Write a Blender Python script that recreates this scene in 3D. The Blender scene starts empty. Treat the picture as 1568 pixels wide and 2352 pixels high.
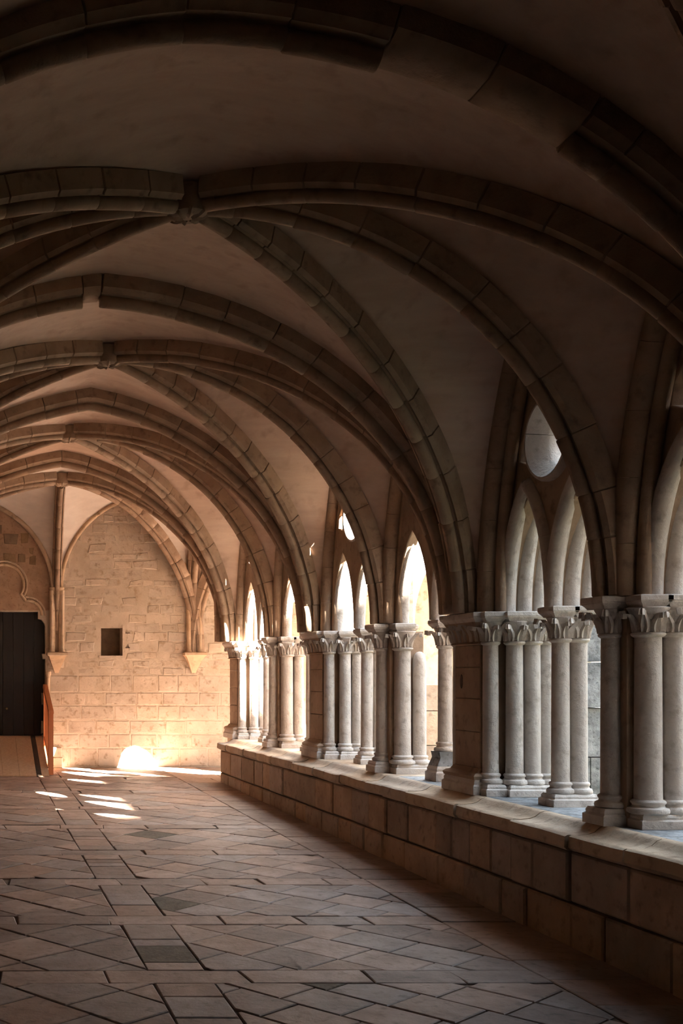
import bpy, bmesh, math, random
from mathutils import Vector, Matrix
from mathutils import noise as mnoise

random.seed(7)
R = random.Random(11)
SC = bpy.context.scene
COL = SC.collection
PI = math.pi

# ------------------------------------------------------------------ camera, sky, sun, exposure
EYE = 1.65
FPX = 2600.0                      # focal length in pixels of the 1568 x 2352 frame
cam = bpy.data.cameras.new('camera')
cam.sensor_fit = 'VERTICAL'
cam.sensor_height = 36.0
cam.sensor_width = 24.0
cam.lens = 36.0 * FPX / 2352
cam.shift_x = (784 + 95) / 2352   # shift lens: gallery axis left of the frame, verticals kept upright
cam.shift_y = (1550 - 1176) / 2352
cam.clip_start = 0.05
cam.clip_end = 400
camo = bpy.data.objects.new('camera', cam)
camo.location = (0, 0, EYE)
camo.rotation_euler = (PI / 2, 0, 0)
COL.objects.link(camo)
SC.camera = camo

world = bpy.data.worlds.new('sky')
SC.world = world
world.use_nodes = True
bg = world.node_tree.nodes['Background']
bg.inputs['Color'].default_value = (0.66, 0.82, 1.0, 1)
bg.inputs['Strength'].default_value = 2.1

SUN_DIR = Vector((-1.0, 1.05, -1.1)).normalized()
sun = bpy.data.lights.new('sun', 'SUN')
sun.energy = 62.0
sun.angle = math.radians(0.53)
sun.color = (1.0, 0.88, 0.76)
suno = bpy.data.objects.new('sun', sun)
suno.rotation_euler = SUN_DIR.to_track_quat('-Z', 'Y').to_euler()
suno.location = (20, -10, 20)
COL.objects.link(suno)

SC.view_settings.view_transform = 'Standard'
SC.view_settings.look = 'None'
SC.view_settings.gamma = 1.0
SC.view_settings.exposure = 2.35
SC.view_settings.use_curve_mapping = False
SC.cycles.max_bounces = 16
SC.cycles.diffuse_bounces = 10


# ------------------------------------------------------------------ materials
def stone_mat(name, c1, c2, c3=None, scale=3.0, bump=0.35, fine=60.0, rough=0.9, vary=0.25, streak=None):
    m = bpy.data.materials.new(name)
    m.use_nodes = True
    nt = m.node_tree
    N, L = nt.nodes, nt.links
    b = N['Principled BSDF']
    b.inputs['Roughness'].default_value = rough
    b.inputs['Specular IOR Level'].default_value = 0.25
    geo = N.new('ShaderNodeNewGeometry')
    oi = N.new('ShaderNodeObjectInfo')
    n1 = N.new('ShaderNodeTexNoise'); n1.inputs['Scale'].default_value = scale
    n1.inputs['Detail'].default_value = 6; n1.inputs['Roughness'].default_value = 0.62
    if streak:
        mp = N.new('ShaderNodeMapping'); mp.inputs['Scale'].default_value = streak
        L.new(geo.outputs['Position'], mp.inputs['Vector']); L.new(mp.outputs['Vector'], n1.inputs['Vector'])
    else:
        L.new(geo.outputs['Position'], n1.inputs['Vector'])
    r1 = N.new('ShaderNodeValToRGB')
    r1.color_ramp.elements[0].position = 0.32; r1.color_ramp.elements[0].color = (*c1, 1)
    r1.color_ramp.elements[1].position = 0.68; r1.color_ramp.elements[1].color = (*c2, 1)
    L.new(n1.outputs['Fac'], r1.inputs['Fac'])
    col = r1.outputs['Color']
    if c3:
        n3 = N.new('ShaderNodeTexNoise'); n3.inputs['Scale'].default_value = scale * 4.3
        n3.inputs['Detail'].default_value = 5
        L.new(geo.outputs['Position'], n3.inputs['Vector'])
        r3 = N.new('ShaderNodeValToRGB')
        r3.color_ramp.elements[0].position = 0.55; r3.color_ramp.elements[0].color = (0, 0, 0, 1)
        r3.color_ramp.elements[1].position = 0.75; r3.color_ramp.elements[1].color = (1, 1, 1, 1)
        L.new(n3.outputs['Fac'], r3.inputs['Fac'])
        mx = N.new('ShaderNodeMix'); mx.data_type = 'RGBA'
        L.new(r3.outputs['Color'], mx.inputs[0]); L.new(col, mx.inputs[6]); mx.inputs[7].default_value = (*c3, 1)
        col = mx.outputs[2]
    if vary:
        ad = N.new('ShaderNodeMath'); ad.operation = 'ADD'
        L.new(oi.outputs['Random'], ad.inputs[0]); L.new(geo.outputs['Random Per Island'], ad.inputs[1])
        fr = N.new('ShaderNodeMath'); fr.operation = 'FRACT'; L.new(ad.outputs[0], fr.inputs[0])
        mr = N.new('ShaderNodeMapRange'); mr.inputs['To Min'].default_value = 1 - vary; mr.inputs['To Max'].default_value = 1 + vary
        L.new(fr.outputs[0], mr.inputs['Value'])
        hs = N.new('ShaderNodeHueSaturation')
        L.new(mr.outputs[0], hs.inputs['Value']); L.new(col, hs.inputs['Color'])
        sm = N.new('ShaderNodeMapRange'); sm.inputs['To Min'].default_value = 1.0 + vary; sm.inputs['To Max'].default_value = 1 - vary
        L.new(oi.outputs['Random'], sm.inputs['Value']); L.new(sm.outputs[0], hs.inputs['Saturation'])
        col = hs.outputs['Color']
    L.new(col, b.inputs['Base Color'])
    n2 = N.new('ShaderNodeTexNoise'); n2.inputs['Scale'].default_value = fine
    n2.inputs['Detail'].default_value = 6; n2.inputs['Roughness'].default_value = 0.7
    L.new(geo.outputs['Position'], n2.inputs['Vector'])
    n4 = N.new('ShaderNodeTexNoise'); n4.inputs['Scale'].default_value = fine / 6
    n4.inputs['Detail'].default_value = 3
    L.new(geo.outputs['Position'], n4.inputs['Vector'])
    sm2 = N.new('ShaderNodeMath'); sm2.operation = 'MULTIPLY_ADD'
    L.new(n4.outputs['Fac'], sm2.inputs[0]); sm2.inputs[1].default_value = 2.0; L.new(n2.outputs['Fac'], sm2.inputs[2])
    bp = N.new('ShaderNodeBump'); bp.inputs['Strength'].default_value = bump; bp.inputs['Distance'].default_value = 0.012
    L.new(sm2.outputs[0], bp.inputs['Height']); L.new(bp.outputs['Normal'], b.inputs['Normal'])
    return m


def wood_mat(name, c1, c2, rough=0.6):
    m = bpy.data.materials.new(name)
    m.use_nodes = True
    N, L = m.node_tree.nodes, m.node_tree.links
    b = N['Principled BSDF']; b.inputs['Roughness'].default_value = rough
    geo = N.new('ShaderNodeNewGeometry')
    mp = N.new('ShaderNodeMapping'); mp.inputs['Scale'].default_value = (30, 30, 2)
    L.new(geo.outputs['Position'], mp.inputs['Vector'])
    n = N.new('ShaderNodeTexNoise'); n.inputs['Scale'].default_value = 1.0; n.inputs['Detail'].default_value = 5
    L.new(mp.outputs['Vector'], n.inputs['Vector'])
    r = N.new('ShaderNodeValToRGB')
    r.color_ramp.elements[0].position = 0.3; r.color_ramp.elements[0].color = (*c1, 1)
    r.color_ramp.elements[1].position = 0.7; r.color_ramp.elements[1].color = (*c2, 1)
    L.new(n.outputs['Fac'], r.inputs['Fac']); L.new(r.outputs['Color'], b.inputs['Base Color'])
    bp = N.new('ShaderNodeBump'); bp.inputs['Strength'].default_value = 0.2; bp.inputs['Distance'].default_value = 0.004
    L.new(n.outputs['Fac'], bp.inputs['Height']); L.new(bp.outputs['Normal'], b.inputs['Normal'])
    return m


def metal_mat(name, c, rough=0.4):
    m = bpy.data.materials.new(name)
    m.use_nodes = True
    b = m.node_tree.nodes['Principled BSDF']
    b.inputs['Base Color'].default_value = (*c, 1)
    b.inputs['Metallic'].default_value = 0.9
    b.inputs['Roughness'].default_value = rough
    return m


M_STONE = stone_mat('limestone', (0.42, 0.30, 0.20), (0.62, 0.47, 0.33), (0.34, 0.25, 0.17), 2.5, 0.35, 55, vary=0.10)
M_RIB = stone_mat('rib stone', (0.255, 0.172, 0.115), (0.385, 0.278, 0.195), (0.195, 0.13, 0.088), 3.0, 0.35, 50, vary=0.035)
M_SHAFT = stone_mat('shaft stone', (0.48, 0.42, 0.37), (0.64, 0.58, 0.52), (0.38, 0.32, 0.265), 3.5, 0.95, 34, vary=0.05)
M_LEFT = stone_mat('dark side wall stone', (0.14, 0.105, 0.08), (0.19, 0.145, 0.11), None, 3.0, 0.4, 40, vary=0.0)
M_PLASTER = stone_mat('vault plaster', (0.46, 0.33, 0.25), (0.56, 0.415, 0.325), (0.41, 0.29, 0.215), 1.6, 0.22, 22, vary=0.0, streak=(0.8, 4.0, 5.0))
M_WALL = stone_mat('end wall stone', (0.42, 0.34, 0.26), (0.55, 0.465, 0.375), (0.27, 0.20, 0.125), 3.2, 0.7, 30, vary=0.08)
M_WALLDARK = stone_mat('dark rubble stone', (0.16, 0.11, 0.07), (0.26, 0.18, 0.11), None, 8.0, 0.6, 40, vary=0.15)
M_MORTAR = stone_mat('mortar', (0.43, 0.35, 0.265), (0.56, 0.475, 0.38), (0.32, 0.24, 0.155), 2.6, 0.6, 30, vary=0.0)
M_PLASTER_LIT = stone_mat('fresh limewash', (0.58, 0.51, 0.45), (0.68, 0.61, 0.54), None, 1.6, 0.2, 22, vary=0.0, streak=(0.8, 4.0, 5.0))  # paler copy of the vault plaster, the corner's sun glow painted into it
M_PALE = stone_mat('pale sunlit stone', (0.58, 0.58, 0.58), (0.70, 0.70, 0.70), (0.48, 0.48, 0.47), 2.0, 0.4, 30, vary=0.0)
M_TYMP = stone_mat('shade-painted reddish plaster', (0.30, 0.19, 0.125), (0.40, 0.27, 0.18), (0.24, 0.15, 0.09), 6.0, 0.4, 30, vary=0.0)  # plaster over the door, its weaker light put into a darker colour
M_JOINT = stone_mat('dark floor joint', (0.10, 0.07, 0.05), (0.16, 0.11, 0.08), None, 6.0, 0.3, 50, vary=0.0)
M_SLAB = stone_mat('paving stone', (0.22, 0.152, 0.12), (0.345, 0.25, 0.205), (0.155, 0.11, 0.086), 4.0, 0.35, 35, rough=0.62, vary=0.24)
M_SLABDARK = stone_mat('mossy paving stone', (0.08, 0.062, 0.043), (0.15, 0.115, 0.08), (0.22, 0.165, 0.12), 9.0, 0.5, 40, rough=0.8, vary=0.05)
M_PARAPET = stone_mat('parapet stone', (0.29, 0.20, 0.14), (0.42, 0.305, 0.22), (0.21, 0.14, 0.10), 3.0, 0.6, 40, vary=0.2)
M_COPING = stone_mat('coping stone', (0.40, 0.29, 0.20), (0.56, 0.43, 0.31), (0.28, 0.20, 0.14), 3.0, 0.5, 40, vary=0.12)
M_GREY = stone_mat('weathered grey stone', (0.12, 0.12, 0.118), (0.33, 0.335, 0.335), (0.08, 0.08, 0.078), 8.0, 0.9, 22, vary=0.12)
M_BUTT = stone_mat('lichened grey masonry', (0.17, 0.17, 0.165), (0.50, 0.49, 0.47), (0.11, 0.11, 0.105), 9.0, 0.9, 22, vary=0.15)
M_GARTH = stone_mat('dry grass', (0.20, 0.19, 0.10), (0.32, 0.29, 0.17), None, 1.0, 0.4, 40, vary=0.0)
M_DOOR = wood_mat('black oak', (0.008, 0.006, 0.005), (0.016, 0.012, 0.009), 0.55)
M_RAIL = wood_mat('orange varnished wood', (0.42, 0.13, 0.045), (0.55, 0.19, 0.07), 0.5)
M_RAMP = wood_mat('ramp board', (0.42, 0.28, 0.17), (0.52, 0.36, 0.23), 0.6)
M_STRIP = stone_mat('dark rubber strip', (0.05, 0.035, 0.025), (0.07, 0.05, 0.035), None, 8, 0.2, 60, vary=0.0)
M_IRON = metal_mat('iron', (0.10, 0.07, 0.05), 0.6)
M_BRASS = metal_mat('brass', (0.75, 0.55, 0.28), 0.3)


# ------------------------------------------------------------------ mesh helpers
class MB:
    def __init__(s):
        s.v = []; s.f = []

    def add(s, vs, fs):
        o = len(s.v)
        s.v += [Vector(p) for p in vs]
        s.f += [tuple(i + o for i in f) for f in fs]
        return s

    def box(s, x0, x1, y0, y1, z0, z1):
        vs = [(x0, y0, z0), (x1, y0, z0), (x1, y1, z0), (x0, y1, z0), (x0, y0, z1), (x1, y0, z1), (x1, y1, z1), (x0, y1, z1)]
        return s.add(vs, [(3, 2, 1, 0), (4, 5, 6, 7), (0, 1, 5, 4), (1, 2, 6, 5), (2, 3, 7, 6), (3, 0, 4, 7)])

    def rings(s, rings, cap0=True, cap1=True, close=True):
        n = len(rings[0])
        vs = [p for r in rings for p in r]
        fs = []
        for i in range(len(rings) - 1):
            for j in range(n if close else n - 1):
                a, b = i * n + j, i * n + (j + 1) % n
                fs.append((a, b, b + n, a + n))
        if cap0: fs.append(tuple(range(n))[::-1])
        if cap1: fs.append(tuple((len(rings) - 1) * n + j for j in range(n)))
        return s.add(vs, fs)

    def lathe(s, prof, seg=16, c=(0, 0), cap=True):
        rs = []
        for r, z in prof:
            rs.append([(c[0] + r * math.cos(2 * PI * k / seg), c[1] + r * math.sin(2 * PI * k / seg), z) for k in range(seg)])
        return s.rings(rs, cap, cap)

    def tube(s, pts, r, seg=8):
        pts = [Vector(p) for p in pts]
        rs = []
        for i, p in enumerate(pts):
            t = (pts[min(i + 1, len(pts) - 1)] - pts[max(i - 1, 0)]).normalized()
            a = Vector((1, 0, 0)) if abs(t.x) < 0.8 else Vector((0, 1, 0))
            u = t.cross(a).normalized(); w = t.cross(u)
            rs.append([p + (u * math.cos(2 * PI * k / seg) + w * math.sin(2 * PI * k / seg)) * r for k in range(seg)])
        return s.rings(rs)

    def stack(s, levels):
        """levels: (x0,x1,y0,y1,z) rectangles lofted bottom to top"""
        rs = [[(x0, y0, z), (x1, y0, z), (x1, y1, z), (x0, y1, z)] for x0, x1, y0, y1, z in levels]
        return s.rings(rs)

    def mesh(s, name, mat, org=(0, 0, 0), smooth=False, fixn=True):
        me = bpy.data.meshes.new(name)
        o = Vector(org)
        me.from_pydata([tuple(p - o) for p in s.v], [], s.f)
        if fixn:
            bm = bmesh.new(); bm.from_mesh(me)
            bmesh.ops.recalc_face_normals(bm, faces=bm.faces)
            bm.to_mesh(me); bm.free()
        me.materials.append(mat)
        if smooth:
            me.shade_smooth()
            me.set_sharp_from_angle(angle=math.radians(42))
        me.update()
        return me

    def build(s, name, mat, parent=None, org=(0, 0, 0), smooth=False):
        return link(name, s.mesh(name, mat, org, smooth), parent)


def link(name, data, parent=None, loc=None):
    o = bpy.data.objects.new(name, data)
    COL.objects.link(o)
    if parent is not None: o.parent = parent
    if loc is not None: o.location = loc
    return o


def thing(name, label, cat, loc=(0, 0, 0), group=None, kind=None):
    o = bpy.data.objects.new(name, None)
    o.empty_display_size = 0.1
    COL.objects.link(o)
    o.location = loc
    tag(o, label, cat, group, kind)
    return o


def tag(o, label=None, cat=None, group=None, kind=None):
    if label: o['label'] = label
    if cat: o['category'] = cat
    if group: o['group'] = group
    if kind: o['kind'] = kind
    return o


def struct(name, mb, mat, label=None, smooth=False):
    o = mb.build(name, mat, smooth=smooth)
    return tag(o, label, None, None, 'structure')


def copy_tree(o, parent=None):
    c = o.copy(); COL.objects.link(c)
    if parent is not None: c.parent = parent
    for ch in list(o.children): copy_tree(ch, c)
    return c


def plate(outline, holes, thick, bevel=0.012):
    """flat plate with holes in the (u, v) plane, centred on w = 0; returns list of verts (u,v,w), faces"""
    cu = bpy.data.curves.new('tmp', 'CURVE')
    cu.dimensions = '2D'; cu.fill_mode = 'BOTH'
    cu.extrude = thick / 2 - bevel; cu.bevel_depth = bevel; cu.bevel_resolution = 1; cu.offset = -bevel
    for lp in [outline] + holes:
        sp = cu.splines.new('POLY'); sp.points.add(len(lp) - 1)
        for p, q in zip(sp.points, lp): p.co = (q[0], q[1], 0, 1)
        sp.use_cyclic_u = True
    ob = bpy.data.objects.new('tmp', cu); COL.objects.link(ob)
    dg = bpy.context.evaluated_depsgraph_get()
    me = bpy.data.meshes.new_from_object(ob.evaluated_get(dg))
    vs = [v.co.copy() for v in me.vertices]; fs = [tuple(p.vertices) for p in me.polygons]
    bpy.data.objects.remove(ob); bpy.data.curves.remove(cu); bpy.data.meshes.remove(me)
    return vs, fs


def floor_z(y):
    return 0.0145 * (y - 6.5)


# ------------------------------------------------------------------ layout of the gallery
ZL = 0.748                      # top of the parapet, foot of the piers
ZS = 2.12                       # top of the abaci, springing of the ribs
XA = 4.20                       # arcade axis
PY = {'Z': 5.05, 'A': 6.85, 'B': 8.75, 'C': 10.55, 'D': 12.45, 'E': 14.2, 'F': 16.2}
MAIN = {'Z', 'B', 'D', 'F'}
YEND = 18.2
XLW = -1.4                      # left wall
ZROOF = 5.15


def curve(S, C, e=0.3, n=24):
    """pointed rib curve from springing S to crown C in a vertical plane (underside)"""
    S, C = Vector(S), Vector(C)
    H = C.z - S.z
    k = math.sqrt((1 + e) ** 2 - e ** 2)
    a1 = math.acos(e / (1 + e))
    out = []
    for i in range(n + 1):
        a = a1 * i / n
        u = (1 + e) * math.cos(a) - e
        z = S.z + H * (1 + e) * math.sin(a) / k
        out.append(Vector((C.x + (S.x - C.x) * u, C.y + (S.y - C.y) * u, z)))
    return out


def resample(pts, n):
    d = [0]
    for a, b in zip(pts, pts[1:]): d.append(d[-1] + (b - a).length)
    out = []; j = 0
    for i in range(n + 1):
        t = d[-1] * i / n
        while j < len(d) - 2 and d[j + 1] < t: j += 1
        f = (t - d[j]) / max(d[j + 1] - d[j], 1e-9)
        out.append(pts[j].lerp(pts[j + 1], min(max(f, 0), 1)))
    return out


def length(pts):
    return sum((b - a).length for a, b in zip(pts, pts[1:]))


def frames(pts, plane_n):
    """(point, side, outward) along a curve that lies in the vertical plane with normal plane_n"""
    out = []
    for i, p in enumerate(pts):
        t = (pts[min(i + 1, len(pts) - 1)] - pts[max(i - 1, 0)]).normalized()
        b = plane_n
        nrm = t.cross(b).normalized()
        out.append((p, b, nrm))
    return out


def prof_arch(w, d, r, roll=True):
    """rib section: (side, up) with the underside at 0"""
    right = [(w, d), (w, 0.42 * d), (w * 0.80, 0.34 * d), (w * 0.74, 0.29 * d)]
    if roll:
        arc = []
        for k in range(8):
            a = math.radians(35 - 125 * k / 7)
            arc.append((r * math.cos(a), r + r * math.sin(a)))
        right += [(r * 1.15, 1.75 * r)] + arc
        left = [(-x, y) for x, y in reversed(right[:-1])]
        return right + left
    right = [(w, d), (w, 0.42 * d), (w * 0.80, 0.34 * d), (w * 0.6, 0.26 * d)]
    return right + [(-x, y) for x, y in reversed(right)]


def voussoirs(parent, pts, plane_n, w, d, r, org, mat, size=0.34, name='voussoir', skip=(), first=0.0):
    """cut a moulded rib along pts into separate stones; skip = spans (0..1) where the roll has broken away"""
    L = length(pts)
    cuts = [first]
    while cuts[-1] < L - 0.5 * size:
        cuts.append(cuts[-1] + size * R.uniform(0.82, 1.18))
    if len(cuts) == 1: cuts.append(L)
    cuts[-1] = L
    fine = resample(pts, max(24, int(L / 0.05)))
    nf = len(fine) - 1
    # orient the outward direction upwards
    fr = frames(fine, plane_n)
    if sum(q[2].z for q in fr) < 0:
        fr = [(p, -b, -n) for p, b, n in fr]
    objs = []
    for a, b in zip(cuts, cuts[1:]):
        lo, hi = a / L, b / L
        m = 0.5 * (a + b) / L
        roll = not any(s0 <= m <= s1 for s0, s1 in skip)
        pr = prof_arch(w, d, r, roll)
        j = R.uniform(-0.003, 0.003)
        mb = MB(); rs = []
        v = min(0.007 / (b - a), 0.2)
        for f_ in (0.0, v, 0.28, 0.5, 0.72, 1 - v, 1.0):
            sc = 0.93 if f_ in (0.0, 1.0) else 1.0
            up = 0.006 if f_ in (0.0, 1.0) else 0.0
            t = (lo + (hi - lo) * f_) * nf
            i = min(int(t), nf - 1); f = t - i
            p = fr[i][0].lerp(fr[i + 1][0], f); nn = fr[i][2].lerp(fr[i + 1][2], f).normalized(); bb = fr[i][1]
            rs.append([p + bb * (x * sc + j) + nn * (y + j + up) for x, y in pr])
        mb.rings(rs)
        objs.append(mb.build(name, mat, parent, org, smooth=True))
    return objs, fr


def offset_curve(pts, plane_n, d):
    fr = frames(pts, plane_n)
    if fr[len(fr) * 3 // 4][2].z < 0: fr = [(p, b, -n) for p, b, n in fr]
    out = [p + n * d for p, b, n in fr]
    k = len(out) - 1
    lim = pts[-1]
    n0 = (Vector((lim.x - pts[0].x, lim.y - pts[0].y, 0))).normalized()
    out = [q for q in out[:-1] if (q - lim).dot(n0) < -0.02]      # nothing past the crown plane
    out.append(lim + Vector((0, 0, d)))
    return out


# ------------------------------------------------------------------ floor
def clip_poly(poly, a, b, c):
    """keep a*x+b*y<=c"""
    out = []
    for i in range(len(poly)):
        p, q = poly[i], poly[(i + 1) % len(poly)]
        dp, dq = a * p[0] + b * p[1] - c, a * q[0] + b * q[1] - c
        if dp <= 0: out.append(p)
        if dp * dq < 0:
            t = dp / (dp - dq)
            out.append((p[0] + (q[0] - p[0]) * t, p[1] + (q[1] - p[1]) * t))
    return out


def clip_rect(poly, x0, x1, y0, y1):
    for a, b, c in ((1, 0, x1), (-1, 0, -x0), (0, 1, y1), (0, -1, -y0)):
        if len(poly) < 3: return []
        poly = clip_poly(poly, a, b, c)
    return poly if len(poly) >= 3 else []


def area(p):
    return 0.5 * abs(sum(p[i][0] * p[(i + 1) % len(p)][1] - p[(i + 1) % len(p)][0] * p[i][1] for i in range(len(p))))


def inset(poly, d):
    cx = sum(p[0] for p in poly) / len(poly); cy = sum(p[1] for p in poly) / len(poly)
    n = len(poly); out = []
    sgn = 1 if sum(poly[i][0] * poly[(i + 1) % n][1] - poly[(i + 1) % n][0] * poly[i][1] for i in range(n)) > 0 else -1
    for i in range(n):
        p0, p1, p2 = Vector(poly[i - 1]), Vector(poly[i]), Vector(poly[(i + 1) % n])
        e1 = (p1 - p0).normalized(); e2 = (p2 - p1).normalized()
        n1 = Vector((-e1.y, e1.x)) * sgn; n2 = Vector((-e2.y, e2.x)) * sgn
        bis = n1 + n2
        if bis.length < 1e-4: bis = n1
        bis.normalize()
        k = d / max(bis.dot(n1), 0.4)
        out.append((p1.x + bis.x * k, p1.y + bis.y * k))
    return out


def build_floor():
    bed = MB()
    ys = [-1.6, 2, 6.5, 10, 14, 18.2, 20]
    x0, x1 = XLW - 0.3, 12.0
    bed.add([(x0, y, floor_z(y) - 0.012) for y in ys] + [(x1, y, floor_z(y) - 0.012) for y in ys] +
            [(x0, y, floor_z(y) - 0.3) for y in ys] + [(x1, y, floor_z(y) - 0.3) for y in ys],
            [(i, i + 7, i + 8, i + 1) for i in range(6)] + [(i + 14, i + 15, i + 22, i + 21) for i in range(6)] +
            [(i, i + 1, i + 15, i + 14) for i in range(6)] + [(i + 7, i + 21, i + 22, i + 8) for i in range(6)] +
            [(0, 14, 21, 7), (6, 13, 27, 20)])
    fl = struct('floor', bed, M_JOINT, 'worn stone paving with diagonal slabs and cross bands')
    polys = []
    S0 = lambda y: 1.05 + (y - 6.1) * 0.0118      # left edge of the long strip
    S1 = lambda y: S0(y) + 0.325
    XB = 3.2
    bands = [2.2, 3.5, 4.85, 6.08, 7.42, 8.72, 10.05, 11.6, 13.1, 14.7, 16.3]
    bw = 0.25
    # long strip of near square slabs, broken only by the cross bands
    y = 2.0
    while y < 17.9:
        h = R.choice([0.16, 0.24, 0.30, 0.34, 0.38])
        nb = min([b for b in bands if b > y - 1e-6] + [18.0])
        if abs(y - nb) < 1e-6:
            y = nb + bw; continue
        y2 = min(y + h, nb)
        if nb - y2 < 0.12: y2 = nb
        polys.append(([(S0(y), y), (S1(y), y), (S1(y2), y2), (S0(y2), y2)], y <= 6.55 < y2))
        y = y2
    # cross bands
    for b in bands:
        tilt = 0.045
        for (xa, xb_) in ((XLW, XB),):
            x = xa
            while x < xb_ - 0.05:
                l = R.uniform(0.42, 0.78); x2 = x + l
                if xb_ - x2 < 0.25: x2 = xb_
                f = lambda q: b
                polys.append(([(x, f(x)), (x2, f(x2)), (x2 + R.uniform(-.03, .03), f(x2) + bw), (x + R.uniform(-.03, .03), f(x) + bw)], False))
                x = x2
    # diagonal slabs in the panels
    edges = [2.0 - bw] + bands + [18.05 - 0.0]
    for (b0, b1) in zip(edges, edges[1:]):
        ya, yb = b0 + bw, b1
        for side in (0, 1):
            ang = math.radians(44 + R.uniform(-7, 7))
            s = R.uniform(0.33, 0.40); s2 = s * R.uniform(0.9, 1.15)
            ym = 0.5 * (ya + yb)
            xl, xr = (XLW, S0(ym)) if side == 0 else (S1(ym), XB)
            ca, sa = math.cos(ang), math.sin(ang)
            ox, oy = R.uniform(0, .3), R.uniform(0, .3)
            for i in range(-14, 15):
                sh = R.uniform(0, s)
                for j in range(-14, 15):
                    u0, u1 = i * s2, (i + 1) * s2
                    v0, v1 = j * s + sh, (j + 1) * s + sh
                    q = [(u0, v0), (u1, v0), (u1, v1), (u0, v1)]
                    cx, cy = 0.5 * (xl + xr) + ox, ym + oy
                    pq = [(cx + u * ca - v * sa, cy + u * sa + v * ca) for u, v in q]
                    pq = clip_rect(pq, xl, xr, ya, yb)
                    if len(pq) >= 3 and area(pq) > 0.006:
                        polys.append((pq, R.random() < 0.008))
    # border beside the parapet
    y = 2.0
    while y < 15.9:
        y2 = y + R.uniform(0.35, 0.6)
        polys.append(([(XB, y), (3.72, y), (3.72, y2), (XB, y2)], False))
        y = y2
    # far gallery floor
    y = 15.95
    for yy in (15.95, 16.5, 17.05, 17.6):
        x = XB
        while x < 7.5:
            x2 = x + R.uniform(0.4, 0.7)
            polys.append(([(x, yy), (x2, yy), (x2, yy + 0.55), (x, yy + 0.55)], False)); x = x2

    def slab(mb, poly):
        p = inset(poly, 0.0036 + R.uniform(0, 0.002))
        if area(p) < 0.003: return False
        q = inset(p, 0.006)
        if area(q) < 0.002: return False
        dz = R.uniform(-0.003, 0.003); tx, ty = R.uniform(-.006, .006), R.uniform(-.006, .006)
        cx = sum(a[0] for a in p) / len(p); cy = sum(a[1] for a in p) / len(p)
        zt = lambda a: floor_z(a[1]) + dz + (a[0] - cx) * tx + (a[1] - cy) * ty
        mb.rings([[(a[0], a[1], floor_z(a[1]) - 0.05) for a in p], [(a[0], a[1], zt(a) - 0.004) for a in p], [(a[0], a[1], zt(a)) for a in q]], False, True)
        return True

    def vis(poly):
        cx = sum(a[0] for a in poly) / len(poly); cy = sum(a[1] for a in poly) / len(poly)
        px = 95 and cx * FPX / max(cy, .1) - 95
        py = 1550 + (EYE - floor_z(cy)) * FPX / max(cy, .1)
        return -120 < px < 1700 and py < 2480 and cy > 3, area(poly) / max(cy, 1) ** 3
    scored = sorted(((vis(p)[1] if vis(p)[0] else 0, i) for i, (p, d) in enumerate(polys)), reverse=True)
    top = {i for s, i in scored[:285] if s > 0}
    rest = MB()
    for i, (p, dark) in enumerate(polys):
        if i in top:
            mb = MB()
            if slab(mb, p):
                o = mb.build('paving_slab', M_SLABDARK if dark else M_SLAB, fl)
                if dark: o['label'] = 'dark mossy slab'
        else:
            slab(rest, p)
    o = rest.build('paving', M_SLAB, fl)
    o['kind'] = 'stuff'


build_floor()


# ------------------------------------------------------------------ parapet
def chamfer_block(mb, axis, a0, a1, b0, b1, f, back, ch=0.008):
    """block whose front face is at f (in -axis direction), a = along, b = height"""
    def P(a, b, d):
        return (d, a, b) if axis == 'x' else (a, d, b)
    r0 = [P(a0, b0, back), P(a1, b0, back), P(a1, b1, back), P(a0, b1, back)]
    r1 = [P(a0, b0, f + ch), P(a1, b0, f + ch), P(a1, b1, f + ch), P(a0, b1, f + ch)]
    r2 = [P(a0 + ch, b0 + ch, f), P(a1 - ch, b0 + ch, f), P(a1 - ch, b1 - ch, f), P(a0 + ch, b1 - ch, f)]
    mb.rings([r0, r1, r2])
    return mb


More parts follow.
